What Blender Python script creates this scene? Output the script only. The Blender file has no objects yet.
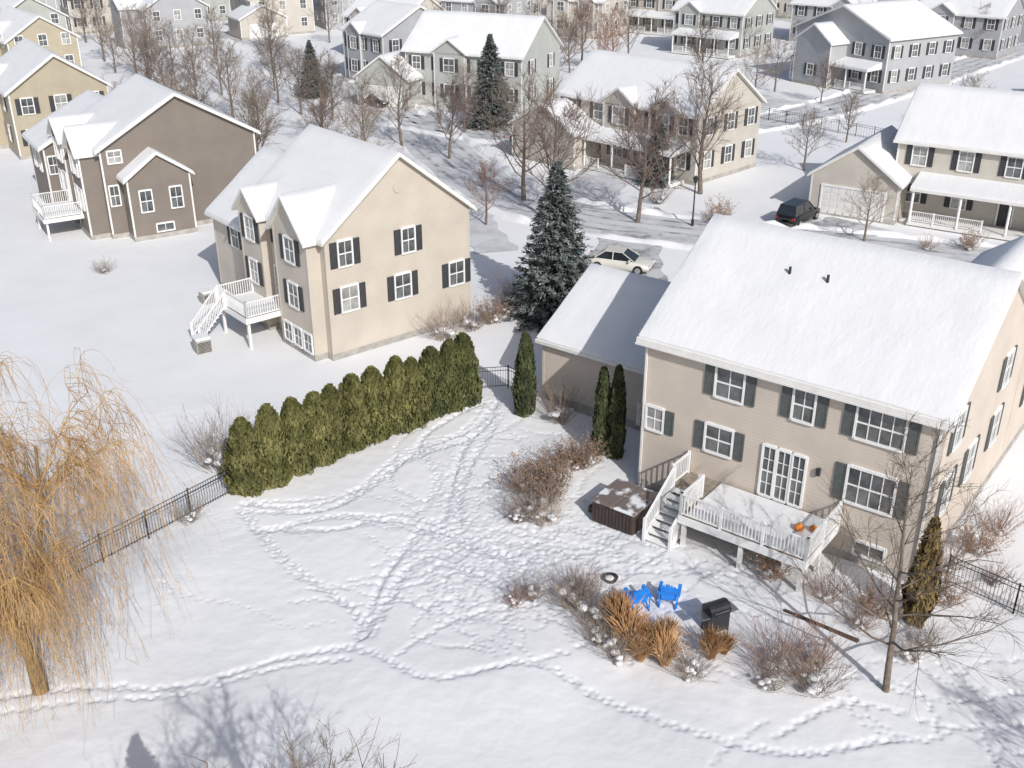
import bpy, math, random
import numpy as np
from mathutils import Vector, Matrix, noise
R=random.Random(7)
scene=bpy.context.scene
COL=scene.collection
# ------------------------------------------------------------------ materials
def newmat(name):
    m=bpy.data.materials.new(name); m.use_nodes=True
    nt=m.node_tree; b=nt.nodes['Principled BSDF']
    return m,nt,b
def N(nt,t,**kw):
    n=nt.nodes.new(t)
    for k,v in kw.items(): setattr(n,k,v)
    return n
def mat(name,col,rough=.7,var=.15,scale=3.0,bump=0,bscale=20,metal=0,col2=None,spec=.3,coord='Object',obvar=0,lo=.32,hi=.68,topsnow=0):
    m,nt,b=newmat(name)
    b.inputs['Roughness'].default_value=rough; b.inputs['Metallic'].default_value=metal
    b.inputs['Specular IOR Level'].default_value=spec
    tc=N(nt,'ShaderNodeTexCoord')
    nz=N(nt,'ShaderNodeTexNoise'); nz.inputs['Scale'].default_value=scale; nz.inputs['Detail'].default_value=3
    nt.links.new(tc.outputs[coord],nz.inputs['Vector'])
    rp=N(nt,'ShaderNodeValToRGB')
    c1=[c*(1-var) for c in col]; c2=col2 if col2 else [min(1,c*(1+var)) for c in col]
    rp.color_ramp.elements[0].position=lo; rp.color_ramp.elements[1].position=hi
    rp.color_ramp.elements[0].color=(*c1,1); rp.color_ramp.elements[1].color=(*c2,1)
    nt.links.new(nz.outputs['Fac'],rp.inputs[0])
    out=rp.outputs[0]
    if obvar:
        oi=N(nt,'ShaderNodeObjectInfo');hs=N(nt,'ShaderNodeHueSaturation')
        mr=N(nt,'ShaderNodeMapRange');mr.inputs[3].default_value=1-obvar;mr.inputs[4].default_value=1+obvar
        nt.links.new(oi.outputs['Random'],mr.inputs[0]);nt.links.new(mr.outputs[0],hs.inputs['Value']);nt.links.new(out,hs.inputs['Color']);out=hs.outputs[0]
    if topsnow:
        n3=N(nt,'ShaderNodeTexNoise');n3.inputs['Scale'].default_value=2.2;n3.inputs['Detail'].default_value=4
        nt.links.new(tc.outputs[coord],n3.inputs['Vector'])
        r3=N(nt,'ShaderNodeValToRGB');r3.color_ramp.elements[0].position=.56;r3.color_ramp.elements[1].position=.66
        r3.color_ramp.elements[1].color=(topsnow,topsnow,topsnow,1);nt.links.new(n3.outputs['Fac'],r3.inputs[0])
        mx=N(nt,'ShaderNodeMix',data_type='RGBA');nt.links.new(r3.outputs[0],mx.inputs[0]);nt.links.new(out,mx.inputs[6]);mx.inputs[7].default_value=(.75,.77,.8,1);out=mx.outputs[2]
    nt.links.new(out,b.inputs['Base Color'])
    if bump:
        n2=N(nt,'ShaderNodeTexNoise'); n2.inputs['Scale'].default_value=bscale; n2.inputs['Detail'].default_value=3
        nt.links.new(tc.outputs[coord],n2.inputs['Vector'])
        bp=N(nt,'ShaderNodeBump'); bp.inputs['Strength'].default_value=bump; bp.inputs['Distance'].default_value=.05
        nt.links.new(n2.outputs['Fac'],bp.inputs['Height']); nt.links.new(bp.outputs[0],b.inputs['Normal'])
    return m
def siding(name,col,period=.15,rough=.65,dark=.8):
    m,nt,b=newmat(name); b.inputs['Roughness'].default_value=rough; b.inputs['Specular IOR Level'].default_value=.25
    tc=N(nt,'ShaderNodeTexCoord'); sp=N(nt,'ShaderNodeSeparateXYZ'); nt.links.new(tc.outputs['Object'],sp.inputs[0])
    d=N(nt,'ShaderNodeMath',operation='DIVIDE'); d.inputs[1].default_value=period; nt.links.new(sp.outputs['Z'],d.inputs[0])
    fr=N(nt,'ShaderNodeMath',operation='FRACT'); nt.links.new(d.outputs[0],fr.inputs[0])
    rp=N(nt,'ShaderNodeValToRGB'); e=rp.color_ramp.elements
    e[0].position=0; e[0].color=(dark,dark,dark,1); e[1].position=.22; e[1].color=(1,1,1,1)
    nt.links.new(fr.outputs[0],rp.inputs[0])
    nz=N(nt,'ShaderNodeTexNoise'); nz.inputs['Scale'].default_value=.7; nz.inputs['Detail'].default_value=5
    nt.links.new(tc.outputs['Object'],nz.inputs['Vector'])
    r2=N(nt,'ShaderNodeValToRGB'); r2.color_ramp.elements[0].position=.3; r2.color_ramp.elements[1].position=.7
    r2.color_ramp.elements[0].color=(*[c*.92 for c in col],1); r2.color_ramp.elements[1].color=(*[c*1.05 for c in col],1)
    nt.links.new(nz.outputs['Fac'],r2.inputs[0])
    mx=N(nt,'ShaderNodeMix',data_type='RGBA',blend_type='MULTIPLY'); mx.inputs[0].default_value=1
    nt.links.new(r2.outputs[0],mx.inputs[6]); nt.links.new(rp.outputs[0],mx.inputs[7])
    nt.links.new(mx.outputs[2],b.inputs['Base Color'])
    bp=N(nt,'ShaderNodeBump'); bp.inputs['Strength'].default_value=.3; bp.inputs['Distance'].default_value=.02
    nt.links.new(fr.outputs[0],bp.inputs['Height']); nt.links.new(bp.outputs[0],b.inputs['Normal'])
    return m
def snowmat(name,b1=.35,s1=.5,s2=6,col=(.80,.803,.81),dist=.06,dirty=0,lo=.3,hi=.65,stretch=None,det=5,packed_shade=False):
    m,nt,b=newmat(name); b.inputs['Roughness'].default_value=.8; b.inputs['Specular IOR Level'].default_value=.2
    tc=N(nt,'ShaderNodeTexCoord'); src=tc.outputs['Object']
    if stretch:
        mp=N(nt,'ShaderNodeMapping');mp.inputs['Scale'].default_value=stretch;nt.links.new(src,mp.inputs[0]);src=mp.outputs[0]
    n1=N(nt,'ShaderNodeTexNoise'); n1.inputs['Scale'].default_value=s1; n1.inputs['Detail'].default_value=det; n1.inputs['Roughness'].default_value=.6
    n2=N(nt,'ShaderNodeTexNoise'); n2.inputs['Scale'].default_value=s2; n2.inputs['Detail'].default_value=2
    for n in(n1,n2): nt.links.new(src,n.inputs['Vector'])
    rp=N(nt,'ShaderNodeValToRGB'); rp.color_ramp.elements[0].position=lo; rp.color_ramp.elements[1].position=hi
    k=.94-dirty
    rp.color_ramp.elements[0].color=(col[0]*k,col[1]*k,col[2]*k,1); rp.color_ramp.elements[1].color=(*col,1)
    nt.links.new(n1.outputs['Fac'],rp.inputs[0]);out=rp.outputs[0]
    if packed_shade:  # compacted snow, plus shade painted in print hollows against sunlit walls; stored per vertex
        at=N(nt,'ShaderNodeAttribute');at.attribute_name='packed_shade'
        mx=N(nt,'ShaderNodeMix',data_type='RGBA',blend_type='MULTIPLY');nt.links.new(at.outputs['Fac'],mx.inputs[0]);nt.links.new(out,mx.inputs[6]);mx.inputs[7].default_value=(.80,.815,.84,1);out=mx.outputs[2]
    nt.links.new(out,b.inputs['Base Color'])
    ad=N(nt,'ShaderNodeMath',operation='MULTIPLY_ADD'); ad.inputs[1].default_value=.3
    nt.links.new(n2.outputs['Fac'],ad.inputs[0]); nt.links.new(n1.outputs['Fac'],ad.inputs[2])
    bp=N(nt,'ShaderNodeBump'); bp.inputs['Strength'].default_value=b1; bp.inputs['Distance'].default_value=dist
    nt.links.new(ad.outputs[0],bp.inputs['Height']); nt.links.new(bp.outputs[0],b.inputs['Normal'])
    return m
M={}
M['snow']=snowmat('snow_ground',.35,.3,5,dist=.08,packed_shade=True)
M['roofsnow']=snowmat('snow_roof',.45,.7,4,dist=.08,stretch=(1.6,.6,1),col=(.77,.773,.78))
M['road']=snowmat('packed_snow',.7,.5,9,col=(.62,.625,.64),dist=.06,dirty=.14,lo=.38,hi=.58)
M['drive']=snowmat('cleared_drive',.6,.6,9,col=(.54,.545,.56),dist=.06,dirty=.45,lo=.38,hi=.54)
M['beige']=siding('siding_beige',(.595,.525,.455))
M['cream']=siding('siding_cream',(.57,.515,.445))
M['taupe']=siding('siding_taupe',(.22,.19,.165))
M['tan']=siding('siding_tan',(.43,.38,.29))
M['grey']=siding('siding_grey',(.40,.41,.425))
M['sage']=siding('siding_sage',(.44,.455,.425))
M['pale']=siding('siding_pale',(.54,.505,.45))
M['white']=mat('white_paint',(.78,.78,.775),.5,.05,2)
M['trim']=mat('trim_white',(.72,.71,.69),.5,.05,2)
M['conc']=mat('concrete',(.38,.36,.33),.9,.2,2,.3)
M['shutter']=mat('shutter_grey',(.10,.11,.11),.6,.15,5)
M['shutter2']=mat('shutter_dark',(.055,.055,.06),.6,.15,5)
M['glass']=mat('window_glass',(.05,.06,.07),.06,.5,1.3,spec=.8,col2=(.17,.18,.18))
M['glass2']=mat('window_blinds',(.30,.30,.29),.25,.5,1.1,spec=.6)
M['wood']=mat('weathered_wood',(.30,.26,.21),.85,.25,4,.2)
M['redwood']=mat('brown_timber',(.10,.07,.055),.8,.3,4,.2)
M['dark']=mat('dark_void',(.02,.02,.022),.9,.2,2)
M['blackmetal']=mat('black_metal',(.03,.03,.033),.4,.2,5,spec=.5)
M['bark']=mat('bark_grey_brown',(.18,.145,.12),.95,.3,5,.5,30)
M['twig']=mat('twigs_brown',(.21,.17,.14),.95,.25,2,obvar=.25)
M['twigpale']=mat('twigs_tan',(.27,.215,.17),.95,.25,2,obvar=.25)
M['twigred']=mat('twigs_russet',(.28,.17,.125),.9,.35,1.5,obvar=.2)
M['twigmaple']=mat('twigs_purple_brown',(.19,.14,.12),.9,.3,1.5,obvar=.2)
M['willowbark']=mat('willow_bark',(.22,.15,.08),.95,.35,3,.6,18)
M['willow']=mat('willow_twigs',(.36,.21,.085),.8,.3,.8,col2=(.58,.38,.18))
M['arb']=mat('arborvitae_leaf',(.095,.11,.03),.8,.4,1.2,col2=(.235,.22,.085),obvar=.18)
M['arbd']=mat('arborvitae_dark',(.05,.065,.03),.8,.4,1.2,col2=(.10,.115,.05),obvar=.15)
M['arbm']=mat('arborvitae_mid',(.07,.09,.03),.8,.4,1.2,col2=(.16,.165,.065),obvar=.15)
M['arbb']=mat('arborvitae_bronze',(.18,.13,.05),.8,.4,1.5,col2=(.27,.19,.08))
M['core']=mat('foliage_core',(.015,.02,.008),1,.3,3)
M['spruce']=mat('spruce_needles',(.055,.07,.065),.85,.4,1.6,col2=(.20,.23,.22),topsnow=.35)
M['copper']=mat('copper_leaves',(.36,.21,.14),.85,.35,1.5,col2=(.47,.32,.23),obvar=.2)
M['grass']=mat('dry_grass',(.46,.24,.10),.85,.3,1.2,col2=(.64,.41,.22),obvar=.15)
M['blue']=mat('blue_plastic',(.015,.24,.80),.35,.1,4,spec=.5)
M['tub']=mat('tub_cabinet',(.06,.045,.04),.5,.25,5)
M['tubcover']=mat('tub_cover',(.20,.165,.15),.6,.15,1.0,col2=(.74,.75,.77),lo=.48,hi=.56)
M['pumpkin']=mat('pumpkin',(.75,.25,.05),.5,.15,4)
M['grillm']=mat('grill_metal',(.05,.05,.055),.35,.25,5,metal=.6,spec=.5)
M['steel']=mat('steel',(.45,.45,.46),.35,.15,5,metal=.9)
for n,c in dict(carblack=(.012,.013,.016),carwhite=(.62,.60,.55),cargrey=(.12,.13,.14)).items():
    M[n]=mat(n,c,.25,.05,2,spec=.6)
M['tyre']=mat('tyre',(.02,.02,.02),.85)
M['rim']=mat('rim',(.5,.5,.52),.3,metal=.8)
M['carglass']=mat('car_glass',(.02,.025,.03),.05,.2,2,spec=.8)
M['lamp']=mat('lamp_lens',(.7,.7,.68),.1,.1,2)
M['tail']=mat('tail_lens',(.35,.02,.02),.2,.1,2)
# ------------------------------------------------------------------ mesh builder
class MB:
    def __init__(s): s.v=[];s.f=[]
    def box(s,x0,x1,y0,y1,z0,z1):
        b=len(s.v)
        s.v+=[(x0,y0,z0),(x1,y0,z0),(x1,y1,z0),(x0,y1,z0),(x0,y0,z1),(x1,y0,z1),(x1,y1,z1),(x0,y1,z1)]
        for q in((0,3,2,1),(4,5,6,7),(0,1,5,4),(1,2,6,5),(2,3,7,6),(3,0,4,7)): s.f.append(tuple(b+i for i in q))
        return s
    def obox(s,p,q,w,h):
        p=Vector(p);q=Vector(q);d=(q-p).normalized()
        up=Vector((0,0,1)) if abs(d.z)<.95 else Vector((0,1,0))
        a=d.cross(up).normalized()*w/2; c=a.cross(d).normalized()*h/2
        b=len(s.v)
        for e in(p,q):
            for k in(-a-c,a-c,a+c,-a+c): s.v.append(tuple(e+k))
        for qd in((0,1,2,3),(7,6,5,4),(0,4,5,1),(1,5,6,2),(2,6,7,3),(3,7,4,0)): s.f.append(tuple(b+i for i in qd))
        return s
    def prism(s,prof,axis,a0,a1):
        b=len(s.v);n=len(prof)
        for a in(a0,a1):
            for t,z in prof: s.v.append((a,t,z) if axis=='x' else (t,a,z))
        s.f.append(tuple(b+i for i in range(n))[::-1]); s.f.append(tuple(b+n+i for i in range(n)))
        for i in range(n):
            j=(i+1)%n; s.f.append((b+i,b+j,b+n+j,b+n+i))
        return s
    def tube(s,pts,rads,sides=3,cap=False):
        b=len(s.v);n=len(pts)
        for i,p in enumerate(pts):
            d=(pts[min(i+1,n-1)]-pts[max(i-1,0)])
            if d.length<1e-6: d=Vector((0,0,1))
            d.normalize()
            a=d.orthogonal().normalized(); c=d.cross(a)
            for k in range(sides):
                t=2*math.pi*k/sides
                s.v.append(tuple(p+(a*math.cos(t)+c*math.sin(t))*rads[i]))
        for i in range(n-1):
            for k in range(sides):
                k2=(k+1)%sides
                s.f.append((b+i*sides+k,b+i*sides+k2,b+(i+1)*sides+k2,b+(i+1)*sides+k))
        if cap:
            s.f.append(tuple(b+k for k in range(sides))[::-1]); s.f.append(tuple(b+(n-1)*sides+k for k in range(sides)))
        return s
    def cyl(s,x,y,z0,z1,r,n=16,r1=None):
        return s.tube([Vector((x,y,z0)),Vector((x,y,z1))],[r,r if r1 is None else r1],n,True)
    def quad(s,p,a,c):
        b=len(s.v); s.v+=[tuple(p-a-c),tuple(p+a-c),tuple(p+a*.6+c),tuple(p-a*.6+c)]; s.f.append((b,b+1,b+2,b+3))
    def mesh(s,name,m,smooth=False):
        me=bpy.data.meshes.new(name); me.from_pydata(s.v,[],s.f); me.materials.append(m)
        if smooth: me.polygons.foreach_set('use_smooth',[True]*len(me.polygons))
        me.update(); return me
def ob(name,me,parent=None,loc=(0,0,0),rot=0,scale=1,label=None,cat=None,group=None,kind=None):
    o=bpy.data.objects.new(name,me); COL.objects.link(o); o.location=loc
    o.rotation_euler=rot if isinstance(rot,tuple) else (0,0,rot)
    o.scale=(scale,)*3 if not isinstance(scale,tuple) else scale
    if parent: o.parent=parent
    if label:o['label']=label
    if cat:o['category']=cat
    if group:o['group']=group
    if kind:o['kind']=kind
    return o
def empty(name,loc,rot=0,label='',cat='',group=None,scale=1):
    o=ob(name,None,None,loc,rot,scale,label,cat,group); o.empty_display_size=.5; return o
def bevel(o,w=.03,seg=2):
    b=o.modifiers.new('bevel','BEVEL'); b.width=w; b.segments=seg; b.limit_method='ANGLE'
# ------------------------------------------------------------------ ground
def lin(a,b,st): return list(a+st*np.arange(int(round((b-a)/st))))
FX0,FY0,ST=-20.0,22.0,.06
FX1=FX0+ST*650;FY1=FY0+ST*460
xs=np.array([-400,-250,-160,-110,-80,-60,-48,-40,-34,-29,-25,-22.5,-21]+lin(FX0,FX1,ST)+[FX1,20,21,22.5,25,29,34,40,50,65,90,130,200,300,400])
ys=np.array([-60,-30,-10,0,6,10,13,15,17,18.5,20,21]+lin(FY0,FY1,ST)+[FY1,50.6,52.5,54,56.5,59,62,66,71,78,87,100,120,145,180,230,300,400,600])
Z=np.zeros((len(ys),len(xs)))
XX,YY=np.meshgrid(xs,ys)
inn=np.clip(np.minimum(np.minimum(XX-FX0,FX1-XX),np.minimum(YY-FY0,FY1-YY))/2.5,0,1)
rs=np.random.RandomState(3)
PK=np.zeros_like(Z)
ix0=int(np.where(np.isclose(xs,FX0))[0][0]); iy0=int(np.where(np.isclose(ys,FY0))[0][0])
def blur(A,n):
    for _ in range(n):
        A=(np.roll(A,1,0)+2*A+np.roll(A,-1,0))/4;A=(np.roll(A,1,1)+2*A+np.roll(A,-1,1))/4
    return A
def bn(n,amp):
    a=blur(rs.randn(*Z.shape),n);return a/a.std()*amp
def dent(x,y,r,depth,ang=0,asp=1.0,pk=0):
    if not(FX0+1<x<FX1-1 and FY0+.6<y<FY1-1): return
    R2=r*2.0
    i0=int((x-R2-FX0)/ST)+ix0;i1=int((x+R2-FX0)/ST)+ix0+2
    j0=int((y-R2-FY0)/ST)+iy0;j1=int((y+R2-FY0)/ST)+iy0+2
    X=XX[j0:j1,i0:i1]-x;Y=YY[j0:j1,i0:i1]-y
    u=X*math.cos(ang)+Y*math.sin(ang);w=(-X*math.sin(ang)+Y*math.cos(ang))*asp
    q=(u*u+w*w)/(r*r);g=np.exp(-q*1.4)
    Z[j0:j1,i0:i1]-=depth*g
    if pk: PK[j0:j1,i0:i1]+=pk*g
def catmull(pts,n=12):
    out=[];P=[pts[0]]+list(pts)+[pts[-1]]
    for i in range(1,len(P)-2):
        for k in range(n):
            t=k/n;a,b,c,d=[np.array(p,float) for p in P[i-1:i+3]]
            out.append(.5*((2*b)+(-a+c)*t+(2*a-5*b+4*c-d)*t*t+(-a+3*b-3*c+d)*t**3))
    out.append(np.array(P[-2],float)); return out
def trail(pts,step=.24,off=.055,r=.09,depth=.055,trough=.014,jit=.03,tr=.15):
    c=catmull(pts); acc=0;side=1
    for a,b in zip(c[:-1],c[1:]):
        L=np.linalg.norm(b-a)
        if L<1e-6: continue
        d=(b-a)/L;n=np.array([-d[1],d[0]]);t=step-acc
        while t<L:
            p=a+d*t
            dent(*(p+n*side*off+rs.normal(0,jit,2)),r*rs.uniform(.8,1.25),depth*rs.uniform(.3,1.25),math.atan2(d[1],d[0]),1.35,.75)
            if trough: dent(*p,tr,trough,0,1,.22)
            side=-side;t+=step*rs.uniform(.75,1.25)
        acc=(acc+L)%step
T=[[(-18.6,26.0),(-14.9,26.8),(-11,27),(-7.6,28.5),(-5.3,28.8),(-2.7,27.3),(.6,28),(2.9,26.4),(5.9,24.8),(8.7,24),(12,24.6)],
[(-18.4,25.4),(-14.5,26.2),(-11,26.6),(-7.8,28.0),(-5.5,28.4)],
[(-11.8,38),(-8.7,34),(-5.9,31),(-5.3,29.3)],
[(-11.8,38.2),(-7.8,38.5),(-5.2,42.4),(-2,44.9),(-1.1,48.2)],
[(-11.5,37.8),(-7.6,38.0),(-4.9,41.9),(-1.8,44.3),(-.7,48.2)],
[(-1.1,48),(-4.4,44),(-3.2,40.2),(-3.7,38.5)],[(-1,47.5),(-2.4,42),(-2.8,37)],[(-.6,47),(-1.4,43),(-2.4,39.4),(-2.0,36)],
[(-10.8,36.6),(-7.5,36.2),(-4.7,37),(.3,34)],[(-10.6,36),(-6.5,37.4),(-3,36.2),(1,33)],
[(-5.3,29.3),(-3.6,34),(1,31.6)],[(-5.3,29.3),(-4.9,33),(-3.6,37)],[(11.9,27.2),(14.3,26.4),(17,26.8)],[(8,24.6),(11,26.2),(14,25.2),(17,25.4)],
[(-4,44),(-5.5,40.5),(-3.7,38.5)],[(1,42),(-.6,40),(0,37),(2,35.5),(5,34.5)],[(5,34.5),(3,33.5),(1,31.5),(-2,30.5),(-4,28.5)],
[(5.8,34.6),(4.6,33.4),(3.4,32),(4.4,31.2)],[(3.4,32),(6,31.6),(8,31),(10,30.2)],[(.6,28),(3,29.6),(2.4,31.5)],[(-.5,45.5),(.4,43.5),(-.3,41),(-1.8,39.5)]]
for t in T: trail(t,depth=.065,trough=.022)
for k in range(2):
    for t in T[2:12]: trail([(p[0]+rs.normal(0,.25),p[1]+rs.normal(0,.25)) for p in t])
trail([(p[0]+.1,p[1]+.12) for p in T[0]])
def walk(x,y,k,L,wob,**kw):
    h=rs.uniform(0,6.28);pts=[(x,y)]
    for _ in range(k):
        h+=rs.normal(0,wob);x+=L*math.cos(h);y+=L*math.sin(h);pts.append((x,y))
    trail(pts,**kw)
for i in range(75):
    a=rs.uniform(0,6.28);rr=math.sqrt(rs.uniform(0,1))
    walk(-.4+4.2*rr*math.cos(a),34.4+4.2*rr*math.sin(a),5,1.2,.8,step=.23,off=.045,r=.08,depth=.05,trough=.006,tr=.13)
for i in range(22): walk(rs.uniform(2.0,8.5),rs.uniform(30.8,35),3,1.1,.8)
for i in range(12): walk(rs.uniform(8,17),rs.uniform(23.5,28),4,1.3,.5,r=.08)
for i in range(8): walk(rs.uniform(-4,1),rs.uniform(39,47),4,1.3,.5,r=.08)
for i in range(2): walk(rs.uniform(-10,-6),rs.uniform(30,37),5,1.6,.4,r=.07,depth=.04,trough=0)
mask=np.exp(-(((XX+.4)/4.5)**2+((YY-34.6)/3.9)**2)**1.5)
mask=np.maximum(mask,.8*np.exp(-(((XX-5.0)/3.2)**2+((YY-33.4)/2.2)**2)**1.5))
mask=np.maximum(mask,.5*np.exp(-(((XX+1.5)/1.8)**2+((YY-42)/5)**2)**1.5))
patch=np.clip(blur(rs.randn(*Z.shape),40)/.02*.5+.5,0,1)
Z+=mask*(bn(1,.007)+bn(3,.009)+bn(7,.010))*(.3+.7*patch)
und=np.zeros_like(Z)
for i in range(22):
    wl=rs.uniform(3,12); a=rs.uniform(0,6.28); ph=rs.uniform(0,6.28)
    und+=np.sin((XX*math.cos(a)+YY*math.sin(a))*6.28/wl+ph)*.0018*wl
Z+=und*inn+inn*(bn(3,.0015)+bn(16,.004))
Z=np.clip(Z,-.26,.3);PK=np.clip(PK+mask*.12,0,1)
ny,nx=Z.shape
me=bpy.data.meshes.new('snow_ground')
verts=np.stack([XX.ravel(),YY.ravel(),Z.ravel()],1)
I=np.arange(ny*nx).reshape(ny,nx)
faces=np.stack([I[:-1,:-1].ravel(),I[:-1,1:].ravel(),I[1:,1:].ravel(),I[1:,:-1].ravel()],1)
me.vertices.add(len(verts)); me.vertices.foreach_set('co',verts.ravel())
me.loops.add(faces.size); me.loops.foreach_set('vertex_index',faces.ravel())
me.polygons.add(len(faces)); me.polygons.foreach_set('loop_start',np.arange(0,faces.size,4)); me.polygons.foreach_set('loop_total',np.full(len(faces),4))
me.polygons.foreach_set('use_smooth',np.ones(len(faces),bool))
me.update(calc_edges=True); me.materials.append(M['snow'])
at=me.attributes.new('packed_shade','FLOAT','POINT');at.data.foreach_set('value',PK.ravel().astype(np.float32))
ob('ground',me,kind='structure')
def strip(name,pts,w,z,m,n=14):
    c=catmull(pts,n);mb=MB()
    for i,p in enumerate(c):
        d=c[min(i+1,len(c)-1)]-c[max(i-1,0)];d/=np.linalg.norm(d)
        nn=np.array([-d[1],d[0]])
        for s in(-1,-.33,.33,1):
            q=p+nn*s*(w/2+.15*math.sin(i*1.3+s)); mb.v.append((q[0],q[1],z))
    for i in range(len(c)-1):
        for k in range(3): b=i*4+k; mb.f.append((b,b+4,b+5,b+1))
    return ob(name,mb.mesh(name,m),kind='structure')
def banks(pts,w,h=.4,bw=.9):
    c=catmull(pts,40);mb=MB()
    for s in(-1,1):
        st=len(mb.v)
        for i,p in enumerate(c):
            d=c[min(i+1,len(c)-1)]-c[max(i-1,0)];d/=np.linalg.norm(d);nn=np.array([-d[1],d[0]])
            hh=h*(.6+.9*noise.noise((p[0]*.6,p[1]*.6,s)))
            for k,(o,z) in enumerate(((0,-.02),(.3,.7),(.55,1),(.8,.6),(1.3,-.02))):
                q=p+nn*s*(w/2+o*bw+.25*noise.noise((p[0]*.9,p[1]*.9,k*3.1)))
                mb.v.append((q[0],q[1],z*max(hh,.05) if z>0 else z))
        for i in range(len(c)-1):
            for k in range(4): b=st+i*5+k; mb.f.append((b,b+5,b+6,b+1))
    ob('snow_bank',mb.mesh('snow_bank',M['roofsnow'],True),kind='structure')
road1=[(-75,205),(-44,184),(-24.4,144),(-12.5,119),(-2.8,92),(3.8,82),(14.1,76.5),(25.2,73),(36.5,69),(60,60)]
road2=[(-12.5,119),(2,109),(18,112),(34,122),(60,150),(95,190)]
road4=[(-24.4,144),(0,158),(20,150),(34,122)]
strip('road',road1,6.2,.012,M['road']); strip('road',road2,5.6,.016,M['road']);strip('road',road4,5,.02,M['road'])
banks(road1,6.4,.5);banks(road2,5.8,.5);banks(road4,5.2)
for rd in(road1,road2):
    for s in(-2.1,-.75,.75,2.1):
        c=catmull(rd,10);q=[]
        for i,p in enumerate(c):
            d=c[min(i+1,len(c)-1)]-c[max(i-1,0)];d/=np.linalg.norm(d);q.append((p[0]-d[1]*s,p[1]+d[0]*s))
        mb=MB()
        for i,p in enumerate(q):
            a=q[max(i-1,0)];b_=q[min(i+1,len(q)-1)];d=np.array(b_)-np.array(a);d/=np.linalg.norm(d)
            for k in(-.2,.2): mb.v.append((p[0]-d[1]*k,p[1]+d[0]*k,.0245+.0005*(abs(s)>1)))
        for i in range(len(q)-1): mb.f.append((2*i,2*i+2,2*i+3,2*i+1))
        ob('road_wheel_track',mb.mesh('road_wheel_track',M['drive']),kind='structure')
strip('driveway',[(8.5,60),(8,68),(9,77)],4.6,.030,M['drive'])
strip('driveway',[(27,79),(23,75),(21,73)],5,.034,M['drive'])
strip('driveway',[(-1,72),(-3,80),(-2,88)],3.2,.038,M['road'])
strip('driveway',[(9,96),(7,88),(5,83)],4.5,.042,M['road'])
# ------------------------------------------------------------------ house parts
cache={}
def meshc(key,fn):
    if key not in cache: cache[key]=fn()
    return cache[key]
def winmesh(w,h,cols,rows,gl):
    def g(): return MB().box(-w/2,w/2,-.03,.06,-h/2,h/2).mesh('window',M[gl])
    def fr():
        mb=MB();t=.09
        mb.box(-w/2-t,-w/2,-.09,.05,-h/2-t,h/2+t);mb.box(w/2,w/2+t,-.09,.05,-h/2-t,h/2+t)
        mb.box(-w/2,w/2,-.09,.05,h/2,h/2+t*1.3);mb.box(-w/2,w/2,-.12,.05,-h/2-t,-h/2)
        for i in range(1,cols):
            x=-w/2+w*i/cols; q=.045 if cols==2 and w>1.4 else .018
            mb.box(x-q,x+q,-.055,-.031,-h/2,h/2)
        for i in range(1,rows):
            z=-h/2+h*i/rows; q=.035 if i==rows//2 else .014
            mb.box(-w/2,w/2,-.05,-.033,z-q,z+q)
        return mb.mesh('window_frame',M['white'])
    return meshc(('g',w,h,gl),g),meshc(('f',w,h,cols,rows),fr)
ROT={'-y':0,'+x':math.pi/2,'+y':math.pi,'-x':-math.pi/2}
def window(parent,x,y,z,face='-y',w=.95,h=1.4,cols=2,rows=2,shut='shutter',gl=None,name='window'):
    gl=gl or ('glass' if R.random()<.65 else 'glass2')
    g,f=winmesh(w,h,cols,rows,gl)
    wo=ob(name,g,parent,(x,y,z),ROT[face]); ob('door_frame' if name=='door' else 'window_frame',f,wo)
    if shut:
        def sh():
            mb=MB();mb.box(-.21,.21,-.055,0,-h/2-.04,h/2+.04)
            for k in(-.19,.15): mb.box(k,k+.04,-.075,-.056,-h/2-.04,h/2+.04)
            for k in(-h/2-.04,-.03,h/2-.02): mb.box(-.15,.15,-.07,-.056,k,k+.06)
            return mb.mesh('shutter',M[shut])
        sm=meshc(('s',h,shut),sh)
        for k in(-1,1): ob('shutter',sm,wo,(k*(w/2+.32),0,0))
    return wo
def door(parent,x,y,z,face,col='shutter2',w=.95,h=2.1):
    def d(): 
        mb=MB().box(-w/2,w/2,-.04,.05,0,h)
        for a in(.15,.85,1.4): mb.box(-w/2+.12,-.06,-.06,-.041,a,a+.45);mb.box(.06,w/2-.12,-.06,-.041,a,a+.45)
        return mb.mesh('door',M[col])
    def f():
        t=.12;mb=MB();mb.box(-w/2-t,-w/2,-.08,.05,0,h+t);mb.box(w/2,w/2+t,-.08,.05,0,h+t);mb.box(-w/2,w/2,-.08,.05,h,h+t);return mb.mesh('door_frame',M['white'])
    o=ob('door',meshc(('d',col,w,h),d),parent,(x,y,z),ROT[face]); ob('door_frame',meshc(('df',w,h),f),o)
def garage_door(parent,x,y,z,face,w=4.6,h=2.2,m='trim'):
    def d():
        mb=MB().box(-w/2,w/2,-.03,.05,0,h)
        n=int(w/.6)
        for r in range(4):
            for i in range(n):
                a=-w/2+w*i/n; mb.box(a+.06,a+w/n-.06,-.05,-.031,r*h/4+.06,(r+1)*h/4-.06)
        return mb.mesh('garage_door',M[m])
    def f():
        t=.14;mb=MB();mb.box(-w/2-t,-w/2,-.09,.05,0,h+t);mb.box(w/2,w/2+t,-.09,.05,0,h+t);mb.box(-w/2,w/2,-.09,.05,h,h+t);return mb.mesh('door_frame',M['white'])
    o=ob('garage_door',meshc(('gd',w,h,m),d),parent,(x,y,z),ROT[face]); ob('door_frame',meshc(('gf',w,h),f),o)
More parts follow.
